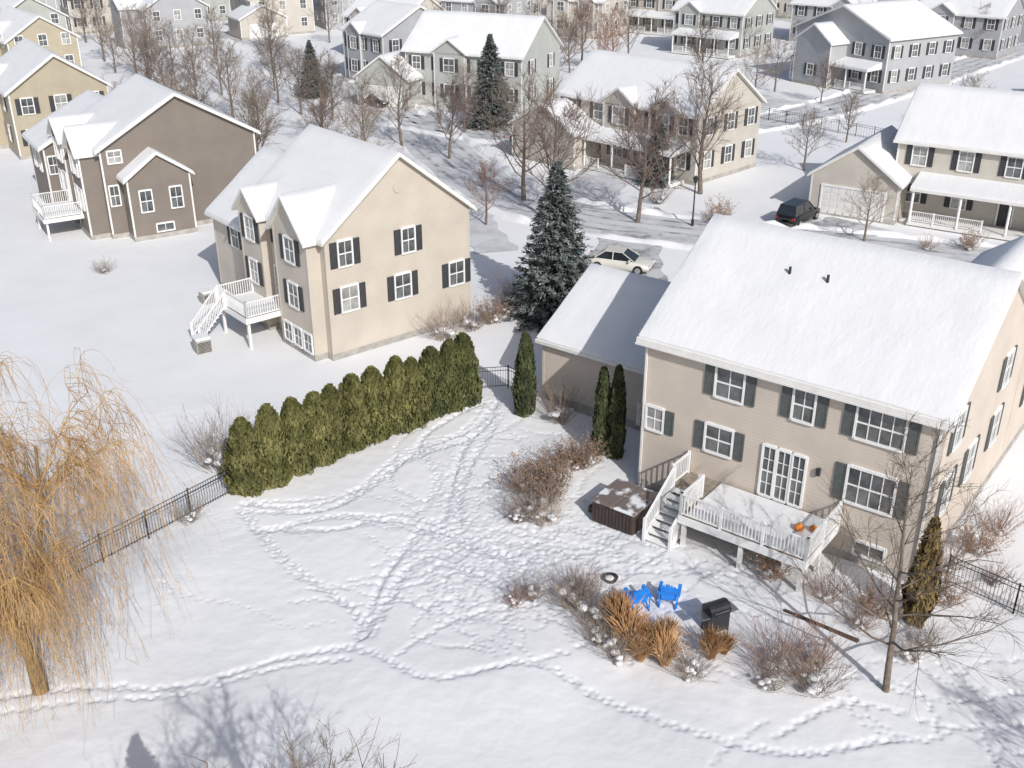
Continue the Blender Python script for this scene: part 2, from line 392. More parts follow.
def gable(parent,x0,x1,y0,y1,z0,ze,rise,axis,wm,oh=.35,ohe=.3,snow=.10,base=True,corners=True):
    a0,a1=(y0,y1) if axis=='x' else (x0,x1); c0,c1=(x0,x1) if axis=='x' else (y0,y1)
    am=(a0+a1)/2;m=rise/((a1-a0)/2)
    mb=MB().prism([(a0,z0),(a1,z0),(a1,ze),(am,ze+rise),(a0,ze)],axis,c0,c1)
    wo=ob('wall',mb.mesh('wall',wm),parent)
    if base:
        e=.035;ob('foundation',MB().box(x0-e,x1+e,y0-e,y1+e,-.3,.35).mesh('foundation',M['conc']),parent)
    if corners:
        e=.022
        for cx,cy in((x0,y0),(x1,y0),(x0,y1)):
            ob('corner_board',MB().box(cx-e if cx==x0 else cx-.1,cx+.1 if cx==x0 else cx+e,cy-e if cy==y0 else cy-.1,cy+.1 if cy==y0 else cy+e,.36,ze-.02).mesh('corner_board',M['trim'] if wm.name not in('siding_beige','siding_cream') else wm),wo)
    zl=ze-m*oh;t=.17;u=.006
    ends=[(a0-oh,zl),(am,ze+rise),(a1+oh,zl)]
    prof=[(p,q+u) for p,q in ends]+[(p,q+t+u) for p,q in ends[::-1]]
    r=ob('roof',MB().prism(prof,axis,c0-ohe,c1+ohe).mesh('roof',M['trim']),parent)
    ns=max(4,int((c1-c0)/.7));nj=max(4,int(math.hypot(a1-a0,2*rise)/2/ .7));mb=MB()
    g=0.05;A=[]
    for j in range(nj+1): A.append((ends[0][0]+g+(am-ends[0][0]-g)*j/nj))
    A+= [am+(ends[2][0]-g-am)*j/nj for j in range(1,nj+1)]
    def zr(a): return ze+rise-m*abs(a-am)+t+u
    C=[c0-ohe+g+(c1-c0+2*ohe-2*g)*i/ns for i in range(ns+1)]
    Cx=[C[0],C[0]+.07]+C[1:-1]+[C[-1]-.07,C[-1]]; Ax=[A[0],A[0]+.07]+A[1:-1]+[A[-1]-.07,A[-1]]
    sx=parent.location.x
    n0=len(Cx);n1=len(Ax);top={}
    for i,cc in enumerate(Cx):
        for j,aa in enumerate(Ax):
            edge=i in(0,n0-1) or j in(0,n1-1)
            nn_=noise.noise((cc*.45+sx,aa*.6,ze))
            z=zr(aa)+(snow*.8*(1+.6*nn_) if edge else snow+.045*nn_)-(.03 if abs(aa-am)<.01 else 0)
            top[(i,j)]=z
            mb.v.append((cc,aa,z) if axis=='x' else (aa,cc,z))
    for i in range(n0-1):
        for j in range(n1-1): b=i*n1+j; mb.f.append((b,b+n1,b+n1+1,b+1))
    ring=[(i,0) for i in range(n0)]+[(n0-1,j) for j in range(1,n1)]+[(i,n1-1) for i in range(n0-2,-1,-1)]+[(0,j) for j in range(n1-2,0,-1)]
    bs=len(mb.v);K=len(ring)
    for w_ in(0,1):
        for i,j in ring:
            cc,aa=Cx[i],Ax[j];z=top[(i,j)] if w_==0 else zr(aa)+.004;mb.v.append((cc,aa,z) if axis=='x' else (aa,cc,z))
    for k in range(K):
        k2=(k+1)%K;mb.f.append((bs+k,bs+k2,bs+K+k2,bs+K+k))
    ob('snow_cover',mb.mesh('snow_cover',M['roofsnow'],True),r)
    return r
def railing(pts,z,h=.95,m='white',step=.14):
    mb=MB()
    for p,q in zip(pts[:-1],pts[1:]):
        p=Vector((*p,z)) if len(p)==2 else Vector(p);q=Vector((*q,z)) if len(q)==2 else Vector(q)
        L=(q-p).length;up=Vector((0,0,1))
        mb.obox(p+up*h,q+up*h,.09,.05);mb.obox(p+up*.1,q+up*.1,.04,.06)
        n=max(1,int(L/step))
        for i in range(1,n):
            a=p.lerp(q,i/n);mb.obox(a+up*.1,a+up*h,.035,.035)
        n=max(1,round(L/1.9))
        for i in range(n+1):
            a=p.lerp(q,i/n);mb.obox(a-up*.1,a+up*(h+.08),.11,.11)
    return mb.mesh('railing',M[m])
def boxes(name,parent,L,m):
    for b in L: ob(name,MB().box(*b).mesh(name,M[m]),parent)
# ------------------------------------------------------------------ MAIN HOUSE
ang=math.radians(-37.3)
H1=empty('house',(5.1,39.8,0),ang,'beige clapboard house with snowy roof and white rear deck','house')
B=M['beige']
gable(H1,.3,12.5,.35,11.9,0,7.05,3.6,'x',B,oh=.3,ohe=.3)
gable(H1,-8.1,.29,4.8,13.8,0,3.3,2.45,'x',B,oh=.35,ohe=.25)
gable(H1,8.5,12.5,11.91,19.5,0,7.05,1.4,'y',B,oh=.3,ohe=.3)
for s,w,c in((4.2,1.15,2),(7.3,.8,2),(10.25,1.75,4)):
    window(H1,s,.35,6.0,'-y',w,1.25,c,2,gl='glass')
window(H1,.95,.35,3.45,'-y',.75,1.0,2,2,gl='glass2')
window(H1,3.95,.35,3.4,'-y',1.15,1.15,2,2,gl='glass')
window(H1,10.25,.35,3.35,'-y',1.75,1.45,4,2,gl='glass')
for k in(-1,0,1): window(H1,6.8+k*.62,.35,2.75,'-y',.48,2.15,2,4,None,gl='glass',name='door')
for y,z in((2.0,6.0),(8.6,6.0),(14.5,5.6)): window(H1,12.5,y,z,'+x',.9,1.35)
for y,z in((2.0,3.3),(5.0,3.3),(8.6,3.3),(14.5,3.0)): window(H1,12.5,y,z,'+x',.9,1.45)
for s in(5.2,10.6): window(H1,s,.35,.75,'-y',1.1,.5,2,1,None)
ob('gutter',MB().box(.0,12.8,-.04,.06,6.78,6.86).mesh('gutter',M['trim']),H1)
for x in(.36,12.3): ob('downspout',MB().box(x,x+.09,.25,.32,.1,6.6).mesh('downspout',M['trim']),H1)
for x in(4.6,6.2): ob('vent_pipe',MB().cyl(x,4.1,9.3,9.95,.06,8).mesh('vent_pipe',M['blackmetal']),H1)
ob('wall_lamp',MB().box(8.15,8.3,.2,.34,3.3,3.6).mesh('wall_lamp',M['blackmetal']),H1)
dz=1.5
D=ob('deck',MB().box(4.1,9.3,-2.9,.33,dz-.14,dz).box(2.7,4.1,-1.1,.33,dz-.141,dz-.002).mesh('deck',M['wood']),H1)
boxes('deck_fascia',D,[(4.1,9.3,-2.96,-2.9,dz-.32,dz+.01),(9.3,9.36,-2.96,.33,dz-.32,dz+.01),(4.04,4.1,-2.96,-1.1,dz-.32,dz+.01),(2.64,2.7,-1.1,.33,dz-.3,dz+.01)],'white')
boxes('post',D,[(x-.08,x+.08,y-.08,y+.08,-.2,dz-.14) for x in(4.25,6.7,9.15) for y in(-2.75,-1.1)],'trim')
ob('railing',railing([(4.1,-1.15),(4.1,-2.86),(9.28,-2.86),(9.28,.25)],dz),D)
ob('railing',railing([(2.72,.25),(2.72,-1.08)],dz),D)
o=ob('snow_cover',MB().box(4.3,9.2,-2.8,.2,dz+.003,dz+.10).mesh('snow_cover',M['roofsnow']),D);bevel(o,.05)
st=MB();n=8
for i in range(n):
    z=dz-(i+1)*dz/n;y=-1.1-i*.28
    st.box(2.85,3.95,y-.32,y,z+.12,z+.17); st.box(2.85,3.95,y-.02,y,z+.0,z+.12)
for x in(2.8,3.97): st.obox((x,-1.1,dz-.1),(x,-1.1-n*.28,.0),.05,.28)
S_=ob('stairs',st.mesh('stairs',M['white']),D)
for x in(2.8,3.98): ob('railing',railing([(x,-1.15,dz),(x,-1.1-n*.28,.12)],0,.9),S_)
def lumpy(r,flat=.75,lobes=9):
    mb=MB();n=36;m=12
    for j in range(m+1):
        t=math.pi*j/m
        for i in range(n):
            a=2*math.pi*i/n;rr=r*(1-.1*abs(math.sin(a*lobes/2)))*math.sin(t)
            mb.v.append((rr*math.cos(a),rr*math.sin(a),r*flat*math.cos(t)))
    for j in range(m):
        for i in range(n): mb.f.append((j*n+i,(j+1)*n+i,(j+1)*n+(i+1)%n,j*n+(i+1)%n))
    return mb
def w2(s,b,z=0,base=(5.1,39.8),a=ang):
    return (base[0]+s*math.cos(a)-b*math.sin(a),base[1]+s*math.sin(a)+b*math.cos(a),z)
pm=lumpy(.2).mesh('pumpkin',M['pumpkin'],True);stm=MB().tube([Vector((0,0,.1)),Vector((.01,0,.2)),Vector((.04,0,.24))],[.03,.02,.02],6,True).mesh('stem',M['wood'])
for s,b,sc in((8.3,-1.2,1),(8.75,-.9,.8)):
    e=ob('pumpkin',pm,None,w2(s,b,dz+.1+.13*sc),R.random(),sc,'orange pumpkin resting on the snowy deck','pumpkin','pumpkins on the deck');ob('stem',stm,e)
t=empty('hot_tub',w2(1.3,-2.35),ang,'dark brown square hot tub with grey snow-dusted cover','hot tub')
o=ob('cabinet',MB().box(-1.0,1.0,-1,1,0,.95).mesh('cabinet',M['tub']),t);bevel(o,.08)
mb=MB()
for i in range(12): mb.box(-.96+i*.165,-.87+i*.165,-1.03,-1.0,.08,.88)
ob('skirt_slat',mb.mesh('skirt_slat',M['tub']),t)
for q in((-1.05,-.01),(.01,1.05)):
    o=ob('cover',MB().box(q[0],q[1],-1.05,1.05,.95,1.08).mesh('cover',M['tubcover']),t);bevel(o,.04)
ob('steps',MB().box(-1.5,-1.06,-.5,.5,0,.25).box(-1.3,-1.06,-.5,.5,.25,.5).mesh('steps',M['redwood']),t)
def box_unit(loc,rot,label,cat,sc=1):
    e=empty('air_conditioner',loc,rot,label,cat,scale=sc)
    o=ob('casing',MB().box(-.42,.42,-.42,.42,0,.75).mesh('casing',M['conc']),e);bevel(o,.04)
    mb=MB()
    for i in range(8): mb.box(-.38,.38,-.44,-.421,.08+i*.08,.11+i*.08)
    ob('grille',mb.mesh('grille',M['dark']),e)
    o=ob('snow_cover',MB().box(-.44,.44,-.44,.44,.752,.95).mesh('snow_cover',M['roofsnow']),e);bevel(o,.09,3)
box_unit((-17.5,54.4,0),.6,'grey cabinet with a cap of snow','utility cabinet',1.0)
box_unit((-19.2,62.0,0),.7,'grey air conditioner beside house wall with snow cap','air conditioner',.9)
# ------------------------------------------------------------------ chairs, grill, pit
def adirondack(loc,rot):
    e=empty('lawn_chair',loc,rot,'bright blue slatted lawn chair standing in snow','chair','blue lawn chairs',.97)
    m=M['blue'];mb=MB()
    for i in range(6):
        y=-.28+i*.1;mb.obox((-.28,y,.40-i*.02),(.28,y,.40-i*.02),.085,.02)
    ob('seat',mb.mesh('seat',m),e)
    mb=MB()
    for i in range(7):
        x=-.27+i*.09;h=1.04-.12*(abs(i-3)/3)**2
        mb.obox((x*.85,.24,.24),(x*1.1,.24+.2*(h-.2),h),.078,.02)
    mb.obox((-.28,.30,.45),(.28,.30,.45),.03,.07);mb.obox((-.3,.37,.8),(.3,.37,.8),.03,.06)
    ob('backrest',mb.mesh('backrest',m),e)
    for s in(-1,1):
        mb=MB().box(s*.36-.07,s*.36+.07,-.38,.42,.58,.605);ob('armrest',mb.mesh('armrest',m),e)
        ob('leg',MB().box(s*.33-.02,s*.33+.02,-.36,-.26,-.05,.58).mesh('leg',m),e)
        mb=MB();mb.obox((s*.3,-.3,.38),(s*.3,.5,.02),.03,.12);mb.obox((s*.34,.38,.0),(s*.34,.38,.58),.05,.03);ob('leg',mb.mesh('leg',m),e)
adirondack((4.6,31.35,-.03),math.radians(195));adirondack((5.8,31.55,-.03),math.radians(165))
g=empty('grill',(7.2,29.9,-.02),math.radians(25),'black covered cart grill with side shelves in snow','grill')
prof=[(-.3,.85),(.3,.85)]+[(.3*math.cos(a),.95+.27*math.sin(a)) for a in np.linspace(0,math.pi,9)]
ob('lid',MB().prism(prof,'x',-.42,.42).mesh('lid',M['grillm']),g)
ob('cabinet',MB().box(-.4,.4,-.27,.27,.12,.84).mesh('cabinet',M['blackmetal']),g)
for s in(-1,1): ob('side_shelf',MB().box(s*.6-.17,s*.6+.17,-.26,.26,.8,.84).mesh('side_shelf',M['steel']),g)
ob('handle',MB().obox((-.3,-.34,1.0),(.3,-.34,1.0),.03,.03).obox((-.28,-.34,1),(-.28,-.26,1),.02,.02).obox((.28,-.34,1),(.28,-.26,1),.02,.02).mesh('handle',M['steel']),g)
for s in(-1,1):
    for y in(-.22,.22): ob('wheel',MB().tube([Vector((s*.37-.03,y,.06)),Vector((s*.37+.03,y,.06))],[.07,.07],12,True).mesh('wheel',M['tyre']),g)
p=empty('fire_pit',(3.75,32.9,-.1),0,'round steel fire pit bowl half filled with snow','fire pit',scale=.6)
mb=MB();n=24
for k,(r,z) in enumerate(((.38,0),(.48,.3),(.51,.32),(.46,.3),(.4,.22))):
    for i in range(n): mb.v.append((r*math.cos(6.2832*i/n),r*math.sin(6.2832*i/n),z))
for k in range(4):
    for i in range(n): mb.f.append((k*n+i,k*n+(i+1)%n,(k+1)*n+(i+1)%n,(k+1)*n+i))
mb.f.append(tuple(4*n+i for i in range(n)));ob('bowl',mb.mesh('bowl',M['blackmetal'],True),p)
ob('snow',MB().cyl(-.05,.03,.15,.29,.40,16,.2).mesh('snow',M['roofsnow'],True),p)
ob('garden_edging',MB().obox((9.9,30.9,.0),(12.1,29.2,.0),.14,.2).mesh('garden_edging',M['redwood']),None,label='brown timber edging beam lying in the snow',cat='timber beam')
# ------------------------------------------------------------------ MID HOUSE
a2=math.radians(39.8)
H2=empty('house',(-9.9,52.6,0),a2,'large cream house with white deck and snowy gabled roof','house')
C=M['cream']
gable(H2,.3,9.9,.35,9.2,0,7.0,3.7,'y',C,oh=.35,ohe=.35)
gable(H2,-.5,5,.9,4.5,0,7.0,1.9,'x',C,oh=.3,ohe=.35)
gable(H2,.8,9.0,9.21,15.2,0,5.2,3.2,'y',C,oh=.4,ohe=.3)
gable(H2,-.3,5,6.5,9.0,0,7.0,1.2,'x',C,oh=.3,ohe=.3)
for x,z,w in((1.5,6.0,.8),(5.6,5.9,.8),(1.6,3.4,1.0),(5.1,3.3,1.0),(8.9,3.2,1.0)): window(H2,x,.35,z,'-y',w,1.35,2,2,'shutter2')
ob('vent_louver',MB().tube([Vector((5.1,.36,9.0)),Vector((5.1,.30,9.0))],[.33,.33],16,True).mesh('vent_louver',C),H2)
for y,z,x,w in((2.7,6.0,-.5,1.0),(7.7,6.0,-.3,1.0),(5.5,6.1,.3,.6),(2.7,3.4,-.5,1.0),(7.7,3.4,-.3,.9),(12.2,4.2,.8,.9)): window(H2,x,y,z,'-x',w,1.3,2,2,'shutter2')
for y in(1.5,2.6,3.7): window(H2,-.5,y,.95,'-x',.8,1.0,2,2,None,gl='glass')
window(H2,.3,5.5,3.0,'-x',1.4,2.0,2,3,None,name='door')
window(H2,-.3,7.7,.9,'-x',.9,.9,2,2,None)
D=ob('deck',MB().box(-2.6,.29,4.6,8.2,1.75,1.9).mesh('deck',M['wood']),H2)
boxes('deck_fascia',D,[(-2.66,-2.6,4.54,8.26,1.6,1.92),(-2.6,-.5,4.54,4.6,1.6,1.92),(-2.6,-.31,8.2,8.26,1.6,1.92)],'white')
ob('railing',railing([(-.4,4.62),(-2.55,4.62),(-2.55,7.1)],1.9),D);ob('railing',railing([(-2.55,8.2),(-.35,8.2)],1.9),D)
boxes('post',D,[(-2.5,-2.35,y-.08,y+.08,-.2,1.75) for y in(4.8,8.0)],'trim')
ob('snow_cover',MB().box(-2.5,.2,4.7,8.1,1.904,2.0).mesh('snow_cover',M['roofsnow']),D)
st=MB()
for i in range(9): st.box(-2.66-(i+1)*.2,-2.66-i*.2,7.2,8.15,1.9-(i+1)*.2,1.9-(i+1)*.2+.05)
S_=ob('stairs',st.mesh('stairs',M['white']),D)
for y in(7.15,8.2): ob('railing',railing([(-2.66,y,1.85),(-4.4,y,.1)],0,.9),S_)
# ------------------------------------------------------------------ TAUPE HOUSE
a3=math.radians(33)
H3=empty('house',(-29.6,75.0,0),a3,'dark taupe two-storey house with white trim and deck','house')
TP=M['taupe']
gable(H3,0,11.6,.0,9.5,0,6.6,3.3,'y',TP,oh=.4,ohe=.4)
gable(H3,1.2,5.8,-1.6,2.6,0,4.6,1.6,'y',TP,oh=.3,ohe=.3)
gable(H3,-1.4,4,.6,3.8,0,6.4,1.5,'x',TP,oh=.3,ohe=.3)
gable(H3,-1.4,4,5.8,9.2,0,6.4,1.3,'x',TP,oh=.3,ohe=.3)
gable(H3,-2.2,8.5,9.51,15.5,0,5.2,2.8,'y',TP,oh=.4,ohe=.3)
for x in(2.4,4.6): window(H3,x,-1.6,2.9,'-y',.8,1.5,2,2,None)
window(H3,3.5,-1.6,.8,'-y',1.2,.5,2,1,None)
window(H3,1.0,0,6.0,'-y',.9,.8,2,2,None);window(H3,.6,0,3.2,'-y',.6,1.4,2,2,None)
for y,z,x in((1.5,5.4,-1.4),(2.9,5.4,-1.4),(4.8,5.6,0),(6.7,5.4,-1.4),(8.2,5.4,-1.4),(1.5,2.9,-1.4),(2.9,2.9,-1.4),(8.2,2.9,-1.4),(11.5,3.8,-2.2),(13.5,3.8,-2.2)): window(H3,x,y,z,'-x',.85,1.4,2,2,None)
window(H3,-1.6,9.51,3.8,'-y',.7,1.3,2,2,None)
window(H3,-1.4,6.6,2.75,'-x',1.2,2.1,2,3,None,name='door')
D=ob('deck',MB().box(-4.2,-1.41,2.0,6.0,1.5,1.65).mesh('deck',M['wood']),H3)
ob('railing',railing([(-1.5,2.0),(-4.15,2.0),(-4.15,6.0),(-1.5,6.0)],1.65),D)
boxes('deck_fascia',D,[(-4.26,-4.2,1.94,6.06,1.35,1.66),(-4.2,-1.41,1.94,2.0,1.35,1.66)],'white')
ob('snow_cover',MB().box(-4.1,-1.45,2.1,5.9,1.654,1.78).mesh('snow_cover',M['roofsnow']),D)
boxes('post',D,[(-4.1,-3.95,y-.08,y+.08,-.2,1.5) for y in(2.2,5.8)],'trim')
# ------------------------------------------------------------------ generic houses
def house(loc,deg,L,Wd,wm,label,ze=6.0,rise=3.0,axis='x',shut=None,wing=None,cross=None,porch=False,nx_=4,ny_=3,group='houses across the neighbourhood'):
    h=empty('house',(loc[0],loc[1],0),math.radians(deg),label,'house',group)
    wm=M[wm]
    gable(h,0,L,0,Wd,0,ze,rise,axis,wm,oh=.4,ohe=.35)
    for i in range(nx_):
        x=L*(i+.5)/nx_
        for z in(4.9,2.0):
            if z<3 and porch and i==nx_//2: door(h,x,0,.4,'-y');continue
            window(h,x,0,z,'-y',1.0,1.4,2,2,shut)
    face='-x' if deg>=0 else '+x'
    for i in range(ny_):
        y=Wd*(i+.5)/ny_
        for z in(4.9,2.0): window(h,0 if deg>=0 else L,y,z,face,.95,1.4,2,2,shut)
    if wing:
        wx0,wx1,wy0,wy1,we,wr,wa,gd=wing
        gable(h,wx0,wx1,wy0,wy1,0,we,wr,wa,wm,oh=.3,ohe=.3)
        if gd=='-y': garage_door(h,(wx0+wx1)/2,wy0,.1,'-y',min(4.8,wx1-wx0-1))
        elif gd: garage_door(h,wx0 if gd=='-x' else wx1,(wy0+wy1)/2,.1,gd,min(4.8,wy1-wy0-1))
        else: window(h,(wx0+wx1)/2,wy0,2.0,'-y',1,1.3,2,2,shut)
    if cross:
        for cx,cw in cross: 
            gable(h,cx-cw/2,cx+cw/2,-.4,Wd/2,0,ze+.02,cw*.34,'y',wm,oh=.3,ohe=.3,base=False)
            window(h,cx,-.4,4.9,'-y',1.3,1.4,2,2,shut);window(h,cx,-.4,2.0,'-y',1.3,1.4,2,2,shut)
    if porch:
        p0,p1=L*.12,L*.95
        ob('porch_floor',MB().box(p0,p1,-2.4,-.41,.1,.4).mesh('porch_floor',M['trim']),h)
        pr=ob('porch_roof',MB().prism([(-2.6,2.75),(-2.6,2.95),(0,3.6),(0,2.9)],'x',p0-.1,p1+.1).mesh('porch_roof',M['trim']),h)
        ob('snow_cover',MB().prism([(-2.6,2.953),(-2.55,3.12),(-.02,3.75),(-.02,3.603)],'x',p0-.08,p1+.08).mesh('snow_cover',M['roofsnow']),pr)
        def pc(): 
            return MB().cyl(0,0,.4,2.78,.1,10).mesh('porch_column',M['white'])
        k=5
        for i in range(k): ob('porch_column',meshc('pc',pc),h,(p0+.15+(p1-p0-.3)*i/(k-1),-2.4,0))
        ob('porch_railing',railing([(p0+.15,-2.4),(p0+(p1-p0)*.38,-2.4)],.4,.8),h);ob('porch_railing',railing([(p0+(p1-p0)*.62,-2.4),(p1-.15,-2.4)],.4,.8),h)
    return h
house((-46.8,99.5),33,9,13,'tan','tan house with white deck and snowy roofs',6.2,3,'y','shutter2',wing=(-2,4,6,11,6.0,1.6,'x',None),nx_=3,ny_=2)
house((4.6,101.5),-45,16,9.5,'pale','beige house with porch, dark shutters and garage wing',6.0,3.2,'x','shutter2',wing=(-3,5,-3.5,5,3.2,2.2,'y','-x'),cross=[(7.5,3.6),(12.5,3)],porch=True,nx_=5)
house((30.0,81.5),-33,17,10,'pale','pale house with front porch and white garage wing',6.0,3.3,'x','shutter2',wing=(-5.6,1.2,-2.8,6,3.1,2.4,'y','-y'),cross=[(13,4)],porch=True,nx_=5)
house((38,147),-58,15.5,13,'grey','grey two-storey house with porch and white trim',6.5,3.2,'y','shutter2',wing=(3,9,-3,5,5.5,2,'y',None),porch=True,nx_=5,ny_=4)
house((-12.5,127.5),-25,15,11,'sage','sage green house with wide snowy roof and garage',6.3,3.6,'x','shutter2',wing=(-5,2,-3,6,3.3,2.4,'y','-y'),cross=[(6,4)],nx_=5,ny_=2)
house((-22.5,146),-48,9,12,'grey','grey house with white corner trim and snowy roof',6.3,3,'x','shutter2',wing=(9.01,14,2,10,3.2,2,'x',None),cross=[(3,3)],nx_=3,ny_=3)
house((25,171),-40,12,10,'sage','grey green house with snowy roof and porch',6.2,3,'x','shutter2',cross=[(3,3.5)],porch=True,nx_=4)
house((20,196),-38,13,9,'pale','cream house with snowy roof',6,3,'x','shutter2',cross=[(9,4)],porch=True,nx_=4)
house((6,190),-35,11,9,'pale','pale house with snowy roof and twin gables',6,3,'x',None,cross=[(3,3),(8,3)],nx_=4)
house((-44,187),30,11,12,'pale','pale house with snowy roof',6,3,'y',None,wing=(-3,5,-3,4,3.2,2,'y','-y'),nx_=3)
house((-33,196),25,10,12,'grey','grey house with snowy roof and gable',6,3,'y',None,cross=[(5,4)],nx_=3)
house((-57,172),35,10,12,'grey','grey house half hidden by bare trees',6,3,'y',None,wing=(-3,5,3,8,6,1.6,'x',None),nx_=3)
house((-66,143),38,9,14,'tan','tan house with long snow-covered roof',5,2.8,'y',None,wing=(-2,5,4,9,5,1.8,'x',None),nx_=3)
house((-77,165),38,10,16,'sage','olive grey house with large snowy roof',5.2,3,'y',None,wing=(-2,5,4,9,5,1.8,'x',None),nx_=3)
house((-90,190),38,10,16,'grey','grey house with large snowy roof',5.5,3,'y',None,nx_=3)
house((-64,205),30,12,10,'sage','sage house along the far street',6,3,'x',None,cross=[(4,4)],nx_=4)
house((46,182),-40,13,10,'grey','grey house with dark windows and snowy roof',6,3,'x','shutter2',cross=[(9,4)],nx_=4)
house((62,170),-40,13,10,'grey','slate house with snowy roof across the street',6,3,'x','shutter2',cross=[(4,4)],nx_=4)
house((60,200),-35,13,10,'pale','pale house at end of snowy street',6,3,'x',None,cross=[(4,4)],nx_=4)
house((66,122),-38,14,10,'pale','beige house with snowy roof beside snowy lawn',5.5,3,'x','shutter2',wing=(-4,2,-2,5,3.1,2,'y','-y'),nx_=4)
house((80,150),-38,13,10,'taupe','brown house with snowy roof',6,3,'x',None,porch=True,nx_=4)
house((93,205),-35,13,10,'sage','grey green house with snow-laden roof',6,3,'x',None,nx_=4)
FARL=[(-10,212,-30,'pale'),(8,217,-30,'grey'),(32,213,-35,'tan'),(-27,218,-25,'pale'),(-46,215,-20,'sage'),(47,218,-35,'pale'),(78,185,-38,'grey'),(24,232,-35,'sage'),(-8,234,-30,'pale'),(66,226,-35,'tan'),(78,222,-35,'grey'),(-64,232,-20,'tan'),(-36,236,-25,'grey'),(-82,216,25,'pale'),(-100,225,25,'grey'),(98,228,-35,'pale'),(110,190,-35,'grey'),(-12,188,-30,'grey'),(-25,165,-40,'pale'),(44,238,-35,'grey'),(8,240,-30,'tan'),(-52,240,-20,'pale'),(96,175,-35,'pale'),(-76,190,30,'pale')]
for x,y,d,c in FARL: house((x,y),d,12.5,9.5,c,'house with snowy roof along the far street',6,3,'x','shutter2' if c!='grey' else None,cross=[(3.5,3.5)] if x%2 else [(9,4)],nx_=4)
# ------------------------------------------------------------------ vegetation
def bare_tree(seed,h,spread=.42,n1=16,n2=7,n3=5,r0=.16,tw=.012,up=.35,first=.22,wander=.18):
    r=random.Random(seed);tr=MB();cr=MB()
    def path(p,d,L,ra,rb,n,mb,sides,grav=0.0,wv=wander):
        pts=[p.copy()];rad=[ra];d=d.copy()
        for i in range(n):
            d=(d+Vector((r.gauss(0,wv),r.gauss(0,wv),r.gauss(0,wv)+grav))).normalized()
            pts.append(pts[-1]+d*L/n);rad.append(ra+(rb-ra)*(i+1)/n)
        mb.tube(pts,rad,sides);return pts,rad
    T,TR=path(Vector((0,0,-.1)),Vector((0,0,1)),h*.9,r0,tw*1.5,9,tr,8,.25,.06)
    def at(P,Q,t):
        k=t*(len(P)-1);i=min(int(k),len(P)-2);return P[i].lerp(P[i+1],k-i),(Q[i]+(Q[i+1]-Q[i])*(k-i)),(P[i+1]-P[i]).normalized()
    for i in range(n1):
        t=first+(1-first)*(i+.5*r.random())/n1
        p,ra,d=at(T,TR,t);az=i*2.4+r.uniform(-.4,.4)
        o=Vector((math.cos(az),math.sin(az),up+t*.8)).normalized()
        L=h*spread*(1.15-.75*t)*r.uniform(.75,1.15)
        P1,R1=path(p,o,L,max(ra*.45,tw*1.5),tw,5,cr,5,.09)
        for j in range(n2):
            t2=.2+.8*(j+r.random())/n2
            p2,ra2,d2=at(P1,R1,min(t2,1))
            o2=(d2+Vector((r.gauss(0,.6),r.gauss(0,.6),r.gauss(.15,.4)))).normalized()
            P2,R2=path(p2,o2,L*.5*r.uniform(.6,1.1),max(ra2*.55,tw*.8),tw*.65,3,cr,3,.06)
            for k in range(n3):
                p3,ra3,d3=at(P2,R2,.15+.85*r.random())
                o3=(d3+Vector((r.gauss(0,.6),r.gauss(0,.6),r.gauss(.1,.45)))).normalized()
                path(p3,o3,L*.26*r.uniform(.5,1.2),tw*.7,tw*.35,2,cr,3)
    return tr,cr
def proto(seed,m='twig',**k):
    t,c=bare_tree(seed,**k);return t.mesh('trunk',M['bark'],True),c.mesh('crown',M[m])
farA=proto(1,h=7.6,tw=.013,spread=.56,up=.45,n1=18,n2=8,n3=9);farB=proto(2,h=7.6,tw=.013,spread=.5,up=.55,n1=20,n2=8,n3=9)
farC=proto(3,h=7.6,tw=.014,spread=.6,m='twigmaple',up=.4,n1=20,n2=9,n3=10);farD=proto(4,h=7.6,tw=.015,spread=.52,m='twigred',up=.6,n3=8)
FAR=[farA,farB,farC,farD]
def plant(name,pr,loc,rot,sc,label,cat,group=None):
    e=empty(name,(loc[0],loc[1],0),rot,label,cat,group,sc)
    ob('trunk',pr[0],e);ob('crown',pr[1],e);return e
